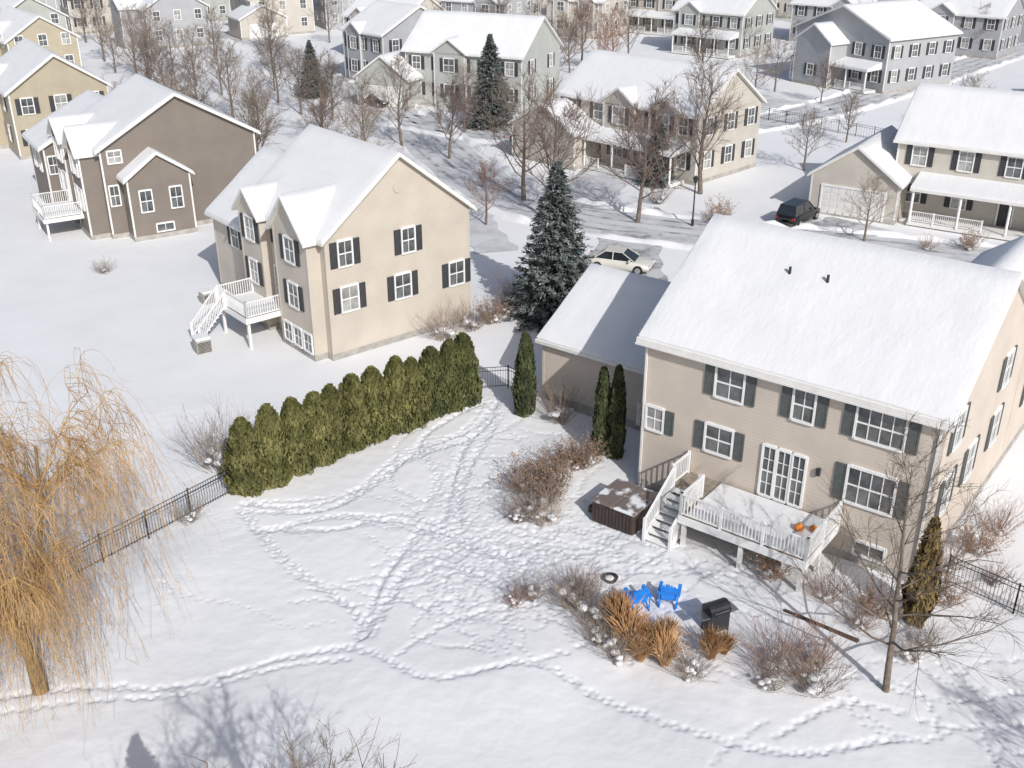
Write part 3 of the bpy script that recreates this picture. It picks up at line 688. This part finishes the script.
farpos=[(-31,97,0,1),(-27.5,94,1,.9),(-24,99,0,1),(-22,91,1,1.05),(-17.5,96,2,.9),(-19,106,0,1),(-26,108,1,.9),(-31,118,1,1),(-35,112,0,1.1),(-39,120,1,.9),(-43,128,0,1),(-46,136,1,1),(-50,144,0,1.05),
(-41,140,1,1),(-36,133,0,1),(-55,150,1,1),(-60,160,0,1),(-33,150,1,.9),(-28,128,0,1),(-11,105,1,1.0),(-6,100,2,.95),(-5,112,0,.9),(1,85.5,0,1.15),(3.2,79,2,1.15),(-2,78.5,3,.6),
(9.8,79.3,2,1.2),(11,100,0,.8),(16,87.5,1,1.3),(26.8,95.5,0,.75),(34,107,1,.7),(26,74.5,0,.7),(29,128,0,.9),(24,138,1,1),(33,135,0,.9),(37,128,2,.7),(6,142,0,1),(2,150,1,.9),(14,150,3,1.1),(10,156,3,1.1),(17,160,0,1),(-10,150,0,1),
(52,160,0,1),(58,150,1,.9),(70,165,0,1),(-16,168,1,1),(-22,176,0,1),(-2,180,0,1),(40,190,1,1),(55,205,0,1),(-48,208,1,1),(0,205,0,1),(20,212,1,1),(75,185,0,1),(-70,180,0,1.1),(-75,155,1,1),(48,112,1,.7),(56,104,0,.6),(64,112,1,.6),
(-14,100,1,.9),(-33,104,0,.9),(-37,126,1,.9),(-30,136,0,.9),(-47,150,0,.9),(-52,158,1,1),(-45,165,0,1),(-38,172,1,1),(-30,180,0,1),(-25,190,1,1),(-15,195,0,1),(-5,170,1,.9),(4,172,0,.9),(12,180,1,.9),(35,165,0,.8),(42,160,1,.8),(30,185,0,1),(52,190,1,1),(68,205,0,1),(-20,205,0,1),(-55,190,0,1),(-68,198,1,1),(-85,180,0,1),(16,205,0,1),(40,205,1,1),(3,225,0,1),(18,225,1,1),(-18,228,0,1),(-50,225,0,1),(58,222,1,1),(8,150,2,.9),(12,145,3,1),
(-13,91,0,.8),(-20,118,1,.9),(-24,121,0,.8),(-40,106,0,.8),(-36,98,1,.8)]
for x,y,k,s in farpos:
    plant('bare_tree',FAR[k],(x,y),R.uniform(0,6.3),s*R.uniform(.85,1.12),['slender bare tree with grey brown twigs','upright bare tree in snow','broad maple with purplish bare twigs','bare tree with russet clinging leaves'][k],'tree','bare trees around the street')
p=proto(11,h=9.3,tw=.009,spread=.44,n1=22,n2=8,n3=8,r0=.13,up=.15,first=.18)
plant('bare_tree',p,(12.3,26.8),0,1,'bare young tree with spreading brown twigs near deck','tree')
p=proto(12,h=5.6,tw=.006,spread=.4,n1=16,n2=7,n3=6,r0=.07,up=.6)
plant('bare_tree',p,(-4.4,18.8),0,1,'bare tree with pale thin upper twigs','tree')
p=proto(13,h=10.6,tw=.014,spread=.40,n1=18,n2=9,n3=8,r0=.17,up=.4)
plant('bare_tree',p,(-2.6,13),1,1,'tall bare tree casting its shadow on snow','tree')
plant('bare_tree',p,(-5.4,12.6),3,.97,'tall bare tree casting its shadow on snow','tree')
plant('bare_tree',p,(20.0,17.2),2,.8,'tall bare tree casting its shadow on snow','tree')
plant('bare_tree',farA,(-40.5,66),2,.35,'small bare sapling on open snow lawn','tree')
def willow():
    r=random.Random(5);tr=MB();cr=MB()
    base=Vector((0,0,-.1))
    T=[base,Vector((-.05,0,1.3)),Vector((-.35,.1,2.6)),Vector((-.75,.2,4.2)),Vector((-.7,.4,6.2)),Vector((-.5,.6,8.4)),Vector((-.3,.7,10.0))];TR=[.27,.21,.18,.15,.11,.07,.04]
    tr.tube(T,TR,10)
    T2=[Vector((-.2,.05,2.0)),Vector((.3,.2,3.2)),Vector((.7,.4,4.8)),Vector((1.1,.6,6.8)),Vector((1.3,.6,8.8))];tr.tube(T2,[.14,.12,.10,.07,.04],8)
    T3=[Vector((-.3,.0,2.4)),Vector((-1.3,-.4,3.8)),Vector((-2.2,-.7,5.8)),Vector((-2.8,-.8,8.4))];tr.tube(T3,[.12,.10,.07,.04],8)
    st=[]
    for L in(T,T2,T3):
        for i in range(13):
            k=r.uniform(1.8 if L is T else 1,len(L)-1.001);j=int(k);p=L[j].lerp(L[j+1],k-j)
            az=r.uniform(0,6.28);d=Vector((math.cos(az),math.sin(az),1.0)).normalized();pts=[p.copy()];q=p.copy()
            n=7;ln=r.uniform(2.2,4.2)
            for s in range(n):
                d=(d+Vector((r.gauss(0,.14),r.gauss(0,.14),-.06+r.gauss(0,.10)))).normalized();q=q+d*ln/n;pts.append(q.copy())
            cr.tube(pts,[.05,.042,.034,.028,.022,.017,.013,.009],5);st.append(pts)
            for w_ in range(5):
                k=r.uniform(1,len(pts)-1.001);j=int(k);q=pts[j].lerp(pts[j+1],k-j);az=r.uniform(0,6.28);d=Vector((math.cos(az),math.sin(az),1.1)).normalized();p2=[q.copy()]
                for s in range(6):
                    d=(d+Vector((r.gauss(0,.15),r.gauss(0,.15),-.05))).normalized();q=q+d*.26;p2.append(q.copy())
                cr.tube(p2,[.018,.015,.012,.010,.009,.007,.005],3);st.append(p2)
    for b in range(3000):
        P=r.choice(st);k=r.uniform(.4,len(P)-1.001);j=int(k);p=P[j].lerp(P[j+1],k-j)
        o=Vector((p.x,p.y,0));o=o.normalized() if o.length>.3 else Vector((1,0,0))
        d=(o*r.uniform(.1,.8)+Vector((r.gauss(0,.4),r.gauss(0,.4),r.uniform(-.1,.5)))).normalized()
        ln=r.choice([r.uniform(.6,2.2),r.uniform(1.5,5.0),r.uniform(2.5,7.5)]);ln=min(ln,p.z+.3);n=9;pts=[p.copy()];q=p.copy()
        sw=Vector((r.gauss(0,.06),r.gauss(0,.06),0));gr=r.uniform(.36,.6)
        for s in range(n):
            d=(d*.66+Vector((0,0,-gr))+sw+Vector((r.gauss(0,.08),r.gauss(0,.08),0))).normalized()
            q=q+d*ln/n
            if q.z<.25: break
            pts.append(q.copy())
        if len(pts)<3: continue
        m=len(pts);cr.tube(pts,[.0078-.0045*i/m for i in range(m)],3)
        for s in range(4):
            i=r.randrange(1,m);a=pts[i];e=a+Vector((r.gauss(0,.15),r.gauss(0,.15),-r.uniform(.1,.5)));cr.tube([a,e],[.005,.003],3)
    return tr.mesh('trunk',M['willowbark'],True),cr.mesh('crown',M['willow'])
plant('willow_tree',willow(),(-15.5,26.8),0,1.0,'weeping willow with golden drooping bare branches','tree')
def arbor(seed,h,rad,n,leafmat,pw=.75,ls=.11):
    r=random.Random(seed);cr=MB();core=MB()
    ph=[r.uniform(0,6.28) for _ in range(6)]
    def prof(t,a):
        b=(1-t)**pw if t>.25 else (1-.25)**pw*(.72+.28*t/.25)
        return rad*b/(.75**pw)*(1+.12*math.sin(3*a+ph[0]+t*5)+.1*math.sin(7*a+ph[1]-t*9)+.08*math.sin(t*23+ph[2]+a*2))+ .02
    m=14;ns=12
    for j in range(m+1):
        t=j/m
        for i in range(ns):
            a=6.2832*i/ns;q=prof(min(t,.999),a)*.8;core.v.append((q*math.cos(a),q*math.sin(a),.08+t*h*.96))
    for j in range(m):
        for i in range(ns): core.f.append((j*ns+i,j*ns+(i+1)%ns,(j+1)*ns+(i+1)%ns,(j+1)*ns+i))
    for k in range(n):
        t=1-math.sqrt(1-r.random()*.985) if pw>.6 else r.random();a=r.uniform(0,6.2832)
        q=prof(t,a)*r.uniform(.72,1.12)
        p=Vector((q*math.cos(a),q*math.sin(a),.1+t*h))
        o=Vector((math.cos(a),math.sin(a),0))
        up=(Vector((0,0,1))+o*r.uniform(-.1,.7)+Vector((r.gauss(0,.25),r.gauss(0,.25),0))).normalized()
        side=up.cross(o).normalized();side=(side+o*r.gauss(0,.8)).normalized()
        s=ls*r.uniform(.5,1.4);cr.quad(p,side*s*.45,up*s)
    for k in range(7):
        a=r.uniform(0,6.28);cr.tube([Vector((0,0,h*.8)),Vector((.16*math.cos(a),.16*math.sin(a),h*r.uniform(.98,1.06)))],[.08,.01],3)
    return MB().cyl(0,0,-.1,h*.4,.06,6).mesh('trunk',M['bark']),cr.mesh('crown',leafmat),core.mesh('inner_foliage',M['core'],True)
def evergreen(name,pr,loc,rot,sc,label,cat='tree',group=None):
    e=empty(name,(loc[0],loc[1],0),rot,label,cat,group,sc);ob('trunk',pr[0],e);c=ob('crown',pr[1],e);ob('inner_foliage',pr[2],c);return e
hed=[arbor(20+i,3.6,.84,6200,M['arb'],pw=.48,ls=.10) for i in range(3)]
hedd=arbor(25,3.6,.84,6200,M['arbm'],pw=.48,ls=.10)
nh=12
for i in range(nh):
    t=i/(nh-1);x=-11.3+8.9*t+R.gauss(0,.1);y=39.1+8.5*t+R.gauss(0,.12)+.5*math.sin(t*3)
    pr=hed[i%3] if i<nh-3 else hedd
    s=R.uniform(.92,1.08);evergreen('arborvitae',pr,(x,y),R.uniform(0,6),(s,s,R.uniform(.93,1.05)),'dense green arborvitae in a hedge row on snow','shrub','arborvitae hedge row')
sl=arbor(30,4.2,.5,4500,M['arbd'],pw=.45);sb=arbor(31,4.2,.55,4500,M['arbb'],pw=.6)
evergreen('arborvitae',sl,(.65,46.6),0,1,'slender dark green arborvitae beside the garage wall')
evergreen('arborvitae',sl,(4.15,42.7),1,(.8,.8,1.0),'slender dark green arborvitae near the house corner')
evergreen('arborvitae',sl,(4.75,42.3),2,(.8,.8,1.06),'slender dark green arborvitae near the house corner')
evergreen('arborvitae',sb,(14.5,30.4),2,(.9,.9,1.0),'bronze-green arborvitae beside beige house corner')
def spruce(seed,h,rad,m):
    r=random.Random(seed);cr=MB()
    tk=MB().tube([Vector((0,0,-.1)),Vector((0,0,h))],[.2,.02],8).mesh('trunk',M['bark'])
    z=.35;lay=0
    while z<h*.985:
        t=z/h;L=rad*(1-t)**.8*1.05+.08;nb=int(9+10*(1-t))
        for i in range(nb):
            a=6.2832*i/nb+lay*1.3+r.uniform(-.2,.2);l=L*r.uniform(.66,1.14)
            o=Vector((math.cos(a),math.sin(a),0));pts=[]
            for s in range(5):
                q=s/4;pts.append(Vector((0,0,z))+o*l*q+Vector((0,0,-.28*l*q+.18*l*q*q+.1)))
            sd=Vector((-o.y,o.x,0))
            for s in range(int(12+l*19)):
                q=r.uniform(.15,1.03);k=min(q*4,3.999);j=int(k);p=pts[j].lerp(pts[j+1],k-j)
                w=(1.08-q)*.34*l+.05;p=p+sd*r.uniform(-w,w)+Vector((0,0,r.uniform(-.14,.05)))
                up=(o*r.uniform(.5,1.1)+sd*r.gauss(0,.5)+Vector((0,0,r.uniform(-.6,.35)))).normalized()
                sidev=up.cross(Vector((r.gauss(0,.4),r.gauss(0,.4),1))).normalized()
                s2=.12*r.uniform(.7,1.4);cr.quad(p,sidev*s2*.4,up*s2)
        z+=.26*(1-.35*t);lay+=1
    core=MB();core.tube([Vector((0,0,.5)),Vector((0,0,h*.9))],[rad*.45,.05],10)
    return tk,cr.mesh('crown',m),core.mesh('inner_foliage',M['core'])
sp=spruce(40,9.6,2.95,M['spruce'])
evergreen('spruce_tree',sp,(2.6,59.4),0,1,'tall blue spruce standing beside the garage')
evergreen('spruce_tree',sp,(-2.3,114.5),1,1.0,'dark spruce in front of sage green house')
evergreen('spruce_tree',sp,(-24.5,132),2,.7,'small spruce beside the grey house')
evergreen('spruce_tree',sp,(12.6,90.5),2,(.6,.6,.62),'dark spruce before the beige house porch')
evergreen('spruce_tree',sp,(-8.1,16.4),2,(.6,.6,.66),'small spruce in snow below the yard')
def shrub(seed,h,rad,n,m,leaf=None,nl=0,tw=.008,kids=4,lean=.55):
    r=random.Random(seed);st=MB();lf=MB()
    for i in range(n):
        a=r.uniform(0,6.2832);l=h*r.uniform(.65,1.1);k=r.random()**.6
        d=Vector((math.cos(a)*k*lean*1.6,math.sin(a)*k*lean*1.6,1)).normalized();p=Vector((math.cos(a)*rad*.25*k,math.sin(a)*rad*.25*k,-.1));pts=[p.copy()]
        for s in range(4):
            d=(d+Vector((r.gauss(0,.12),r.gauss(0,.12),r.gauss(0,.08)))).normalized();p=p+d*l/4;pts.append(p.copy())
        st.tube(pts,[tw*1.5,tw*1.2,tw,tw*.8,tw*.5],3)
        for q in range(kids):
            j=r.randrange(1,4);a0=pts[j].lerp(pts[j+1],r.random());dd=(d+Vector((r.gauss(0,.5),r.gauss(0,.5),r.gauss(.2,.3)))).normalized()
            e=a0+dd*l*r.uniform(.15,.4);st.tube([a0,a0.lerp(e,.5)+Vector((r.gauss(0,.02),r.gauss(0,.02),0)),e],[tw*.8,tw*.6,tw*.4],3)
            for w in range(nl):
                pp=a0.lerp(e,r.random())+Vector((r.gauss(0,.04),r.gauss(0,.04),r.gauss(0,.04)))
                lf.quad(pp,Vector((r.gauss(0,1),r.gauss(0,1),r.gauss(0,.6))).normalized()*.022,Vector((r.gauss(0,1),r.gauss(0,1),r.gauss(0,1))).normalized()*.035)
    sn=MB()
    for k in range(7):
        a=r.uniform(0,6.28);q=r.uniform(.0,.5)*rad;rr=r.uniform(.07,.17);c0=Vector((q*math.cos(a),q*math.sin(a),r.uniform(.05,.35)*h))
        b=len(sn.v);
        for j in range(4):
            for i in range(7):
                tt=math.pi*(j+.3)/4.2;f=rr*(1+.3*r.random());sn.v.append(tuple(c0+Vector((f*math.sin(tt)*math.cos(i*.8976),f*math.sin(tt)*math.sin(i*.8976),f*.55*math.cos(tt)))))
        for j in range(3):
            for i in range(7): sn.f.append((b+j*7+i,b+(j+1)*7+i,b+(j+1)*7+(i+1)%7,b+j*7+(i+1)%7))
        sn.f.append(tuple(b+i for i in range(7)))
    return st.mesh('stem',m),(lf.mesh('foliage',M[leaf]) if nl else None),sn.mesh('snow_clump',M['roofsnow'],True)
def grass(seed,h,n):
    r=random.Random(seed);mb=MB()
    for i in range(n):
        a=r.uniform(0,6.2832);k=r.random();l=h*r.uniform(.5,1.1)
        p=Vector((math.cos(a)*.2*r.random(),math.sin(a)*.2*r.random(),-.05));d=Vector((math.cos(a)*k*.3+r.gauss(0,.08),math.sin(a)*k*.3+r.gauss(0,.08),1)).normalized()
        pts=[p.copy()]
        for s in range(5):
            d=(d+Vector((math.cos(a)*.07*k+r.gauss(0,.07),math.sin(a)*.07*k+r.gauss(0,.07),-.05*s*k))).normalized();p=p+d*l/5;pts.append(p.copy())
        mb.tube(pts,[.006,.006,.006,.008,.016,.004],3)
    return mb.mesh('stem',M['grass']),None,None
def bush(name,pr,loc,rot,sc,label,group):
    e=empty(name,(loc[0],loc[1],0),rot,label,'shrub',group,sc);ob('stem',pr[0],e)
    if pr[1]: ob('foliage',pr[1],e)
    if pr[2]: ob('snow_clump',pr[2],e)
SB=[shrub(50+i,1.5,1,62,M['twigpale'],tw=.0055,kids=7) for i in range(3)];SR=[shrub(60+i,1.5,1,64,M['twigred'],tw=.0055,kids=7) for i in range(3)]
SC=[shrub(70+i,1.5,1,60,M['twigpale'],'copper',5,tw=.006,kids=5) for i in range(3)];GR=[grass(80+i,1.5,330) for i in range(4)]
GB='bare garden shrubs'
for x,y,k,s in [(.9,37.6,'B',1.35),(1.7,38.6,'C',1.1),(.5,39.3,'C',1.0),(2.5,41.0,'C',.95),(3.3,41.4,'C',1.0),(1.5,40.3,'C',.9),(1.3,36.8,'B',1.0),(2.4,46.0,'B',1.3),(.2,36.9,'B',.8),
 (2.2,31.4,'B',1.1),(.1,31.3,'R',.7),(.8,31.7,'B',.7),(2.9,30.4,'B',1.1),(2.6,32.0,'R',.8),(3.6,28.4,'B',.9),(3.0,29.2,'B',.8),(6.0,27.4,'B',.9),(9.0,27.8,'R',1.35),(9.9,26.8,'B',1.2),(8.4,26.9,'B',.9),(10.2,28.0,'R',1.0),
 (9.9,33.0,'C',.8),(11.6,31.6,'R',.8),(13.1,30.7,'C',.8),(12.4,30.0,'R',.8),(15.9,31.4,'C',.8),(16.6,33.4,'R',.9),(18.4,34.6,'C',.9),(18.2,32.6,'R',.8),(19.8,36.0,'R',1.0),(13.6,28.3,'B',.7),(14.4,29.0,'B',.7),
 (-4.0,56.2,'B',1.6),(-2.4,57.6,'B',1.3),(-1.2,58.6,'C',1.0),(-.2,60,'B',1.3),(.3,62,'R',1.3),(-13.2,41.2,'B',1.8),(-12.3,41.0,'B',1.4),(-13.4,36.8,'B',.8),(-27.6,67.5,'B',.8),(16,79,'C',1.2),(8,103,'R',1.3),(5,100,'R',1.4),(12,84.5,'B',1.2),
 (30,72.6,'R',.8),(33,72.5,'C',.9),(35.5,71,'B',.8),(38,70.4,'R',.8)]:
    pr={'B':SB,'R':SR,'C':SC}[k];l={'B':'bare grey brown shrub poking out of snow','R':'russet twiggy shrub in snow','C':'rounded shrub with dried copper leaves in snow'}[k]
    bush('shrub',R.choice(pr),(x,y),R.uniform(0,6),s*R.uniform(.9,1.1),l,GB)
for x,y,s in [(3.9,29.8,.95),(4.1,29.0,1.0),(4.8,28.8,.8),(5.2,28.1,.85),(5.4,29.1,.75),(3.7,30.5,.75),(6.8,28.4,.75),(7.3,28.6,.6),(4.4,28.3,.7)]:
    bush('ornamental_grass',R.choice(GR),(x,y),R.uniform(0,6),s,'clump of tall dried orange ornamental grass in snow','dried ornamental grasses')
# ------------------------------------------------------------------ fences
def fence(pts,h=1.25,m='blackmetal',step=.13,label='black metal picket fence standing in the snow'):
    for p,q in zip(pts[:-1],pts[1:]):
        p=Vector((*p,0));q=Vector((*q,0));L=(q-p).length;dr=(q-p)
        e=empty('fence',p,math.atan2(dr.y,dr.x),label,'fence','metal fence runs')
        n=max(1,round(L/2.2));pm_=MB().box(-.028,.028,-.028,.028,-.1,h+.08).mesh('post',M[m])
        for i in range(n+1): ob('post',pm_,e,(i*L/n,0,0))
        mb=MB()
        for z in(.18,h-.2,h): mb.box(0,L,-.012,.012,z-.014,z+.014)
        ob('rail',mb.mesh('rail',M[m]),e)
        if step:
            mb=MB();n=int(L/step)
            for i in range(1,n): x=i*L/n;mb.box(x-.007,x+.007,-.007,.007,.08,h+.03)
            ob('picket',mb.mesh('picket',M[m]),e)
fence([(-18.6,30.2),(-17.2,32.3),(-12.2,39.0)]);fence([(-2.2,49.3),(-.2,49.6),(1.2,48.2)])
fence([(16.4,32.6),(18.2,30.8),(21,28)])
fence([(27,119.5),(33,113),(38.5,106.5)],1.3,'blackmetal',.3,'dark fence along snowy back lawn')
sl_=empty('street_lamp',(13.9,78.3,0),0,'dark lamp post at the road edge','street lamp')
ob('pole',MB().cyl(0,0,-.1,3.4,.07,10,.05).cyl(0,0,0,.5,.12,10).mesh('pole',M['blackmetal']),sl_)
ob('lamp_shade',MB().cyl(0,0,3.4,3.75,.12,8,.2).cyl(0,0,3.75,3.95,.24,8,.04).mesh('lamp_shade',M['blackmetal']),sl_)
# ------------------------------------------------------------------ cars
def car(loc,deg,paint,label,L=4.6,W=1.82,suv=False):
    e=empty('parked_car',(loc[0],loc[1],0),math.radians(deg),label,'car','cars parked near the street')
    hz=1.0 if suv else .9; rz=1.72 if suv else 1.43
    S=[(-L/2,.45,.78,.80),(-L/2+.12,.3,hz-.02,.93),(-L*.32,.22,hz+.02,1),(0,.2,hz,1),(L*.2,.2,hz,1),(L*.33,.24,hz-.1,.97),(L/2-.12,.3,hz-.24,.88),(L/2,.42,.58,.75)]
    mb=MB()
    for x,zb,zt,w in S:
        w=w*W/2
        for y,z in((-w*.9,zb),(-w,zb+.15),(-w,(zb+zt)/2),(-w*.93,zt-.04),(-w*.8,zt),(w*.8,zt),(w*.93,zt-.04),(w,(zb+zt)/2),(w,zb+.15),(w*.9,zb)): mb.v.append((x,y,z))
    n=10
    for i in range(len(S)-1):
        for k in range(n): mb.f.append((i*n+k,i*n+(k+1)%n,(i+1)*n+(k+1)%n,(i+1)*n+k))
    mb.f.append(tuple(range(n)));mb.f.append(tuple((len(S)-1)*n+k for k in range(n))[::-1])
    ob('body',mb.mesh('body',M[paint],True),e)
    xr=-L/2+.15 if suv else -L/2+.62;dxr=.25 if suv else .75;g=MB();b=W/2
    lo=[(xr,-b*.86),(L*.25,-b*.86),(L*.25,b*.86),(xr,b*.86)];hi=[(xr+dxr,-b*.68),(L*.06,-b*.68),(L*.06,b*.68),(xr+dxr,b*.68)]
    for (x,y) in lo: g.v.append((x,y,hz-.03))
    for (x,y) in hi: g.v.append((x,y,rz-.03))
    for q in((0,1,5,4),(1,2,6,5),(2,3,7,6),(3,0,4,7)): g.f.append(q)
    ob('windshield',g.mesh('windshield',M['carglass']),e)
    r=MB();x0,x1=hi[0][0]-.06,hi[1][0]+.06;r.box(x0,x1,-b*.71,b*.71,rz-.05,rz)
    for s in(-1,1):
        for (i) in(0,1):
            a=lo[i];c=hi[i];r.obox((a[0],s*b*.87,hz-.03),(c[0],s*b*.69,rz-.03),.06,.06)
        mx=(lo[0][0]+lo[1][0])/2-.1;r.obox((mx,s*b*.87,hz-.03),(mx,s*b*.69,rz-.03),.07,.04)
    o=ob('roof',r.mesh('roof',M[paint]),e);bevel(o,.02)
    for x in(-L*.3,L*.31):
        for s in(-1,1):
            t_=ob('wheel',MB().tube([Vector((x,s*(b-.2),.34)),Vector((x,s*(b+.01),.34))],[.34,.34],18,True).mesh('tyre',M['tyre']),e)
            ob('rim',MB().tube([Vector((x,s*(b),.34)),Vector((x,s*(b+.025),.34))],[.21,.2],12,True).mesh('rim',M['rim']),t_)
    for s in(-1,1):
        ob('headlight',MB().box(L/2-.14,L/2-.02,s*.62-.16,s*.62+.16,.58,.7).mesh('headlight',M['lamp']),e)
        ob('taillight',MB().box(-L/2-.01,-L/2+.12,s*.68-.12,s*.68+.12,.7,.86).mesh('taillight',M['tail']),e)
        ob('mirror',MB().box(L*.17,L*.17+.14,s*(b+.08)-.09,s*(b+.08)+.09,hz,hz+.13).mesh('mirror',M[paint]),e)
    return e
car((22.3,79.5),50,'carblack','black sport utility car parked on the driveway',suv=True)
car((7.4,68.3),-20,'carwhite','cream white sedan parked on the snowy driveway')
car((-16.2,126.5),-40,'carblack','black car parked beside grey house')
car((2.2,106),-20,'cargrey','grey car parked on snowy street')
# ------------------------------------------------------------------ light, world, camera
el=math.radians(35);hd=Vector((.40,-.917,0)).normalized()
sd=bpy.data.lights.new('sun','SUN');sd.energy=3.5;sd.angle=math.radians(.5);sd.color=(1,.98,.95)
so=bpy.data.objects.new('sun',sd);COL.objects.link(so)
ld=Vector((-hd.x*math.cos(el),-hd.y*math.cos(el),-math.sin(el)));so.rotation_euler=ld.to_track_quat('-Z','Y').to_euler()
w=bpy.data.worlds.new('World');scene.world=w;w.use_nodes=True
bg=w.node_tree.nodes['Background'];sk=w.node_tree.nodes.new('ShaderNodeTexSky');sk.sky_type='NISHITA';sk.sun_disc=False
sk.sun_elevation=el;sk.sun_rotation=math.atan2(hd.x,hd.y);sk.dust_density=2.2;sk.ozone_density=.8
w.node_tree.links.new(sk.outputs[0],bg.inputs[0]);bg.inputs[1].default_value=.105
cd=bpy.data.cameras.new('camera');cd.sensor_width=36;cd.lens=36*1050/1024;cd.clip_end=2000
co=bpy.data.objects.new('camera',cd);COL.objects.link(co);co.location=(0,0,24);co.rotation_euler=(math.radians(90-25.6),0,0)
scene.camera=co
scene.view_settings.view_transform='Standard'
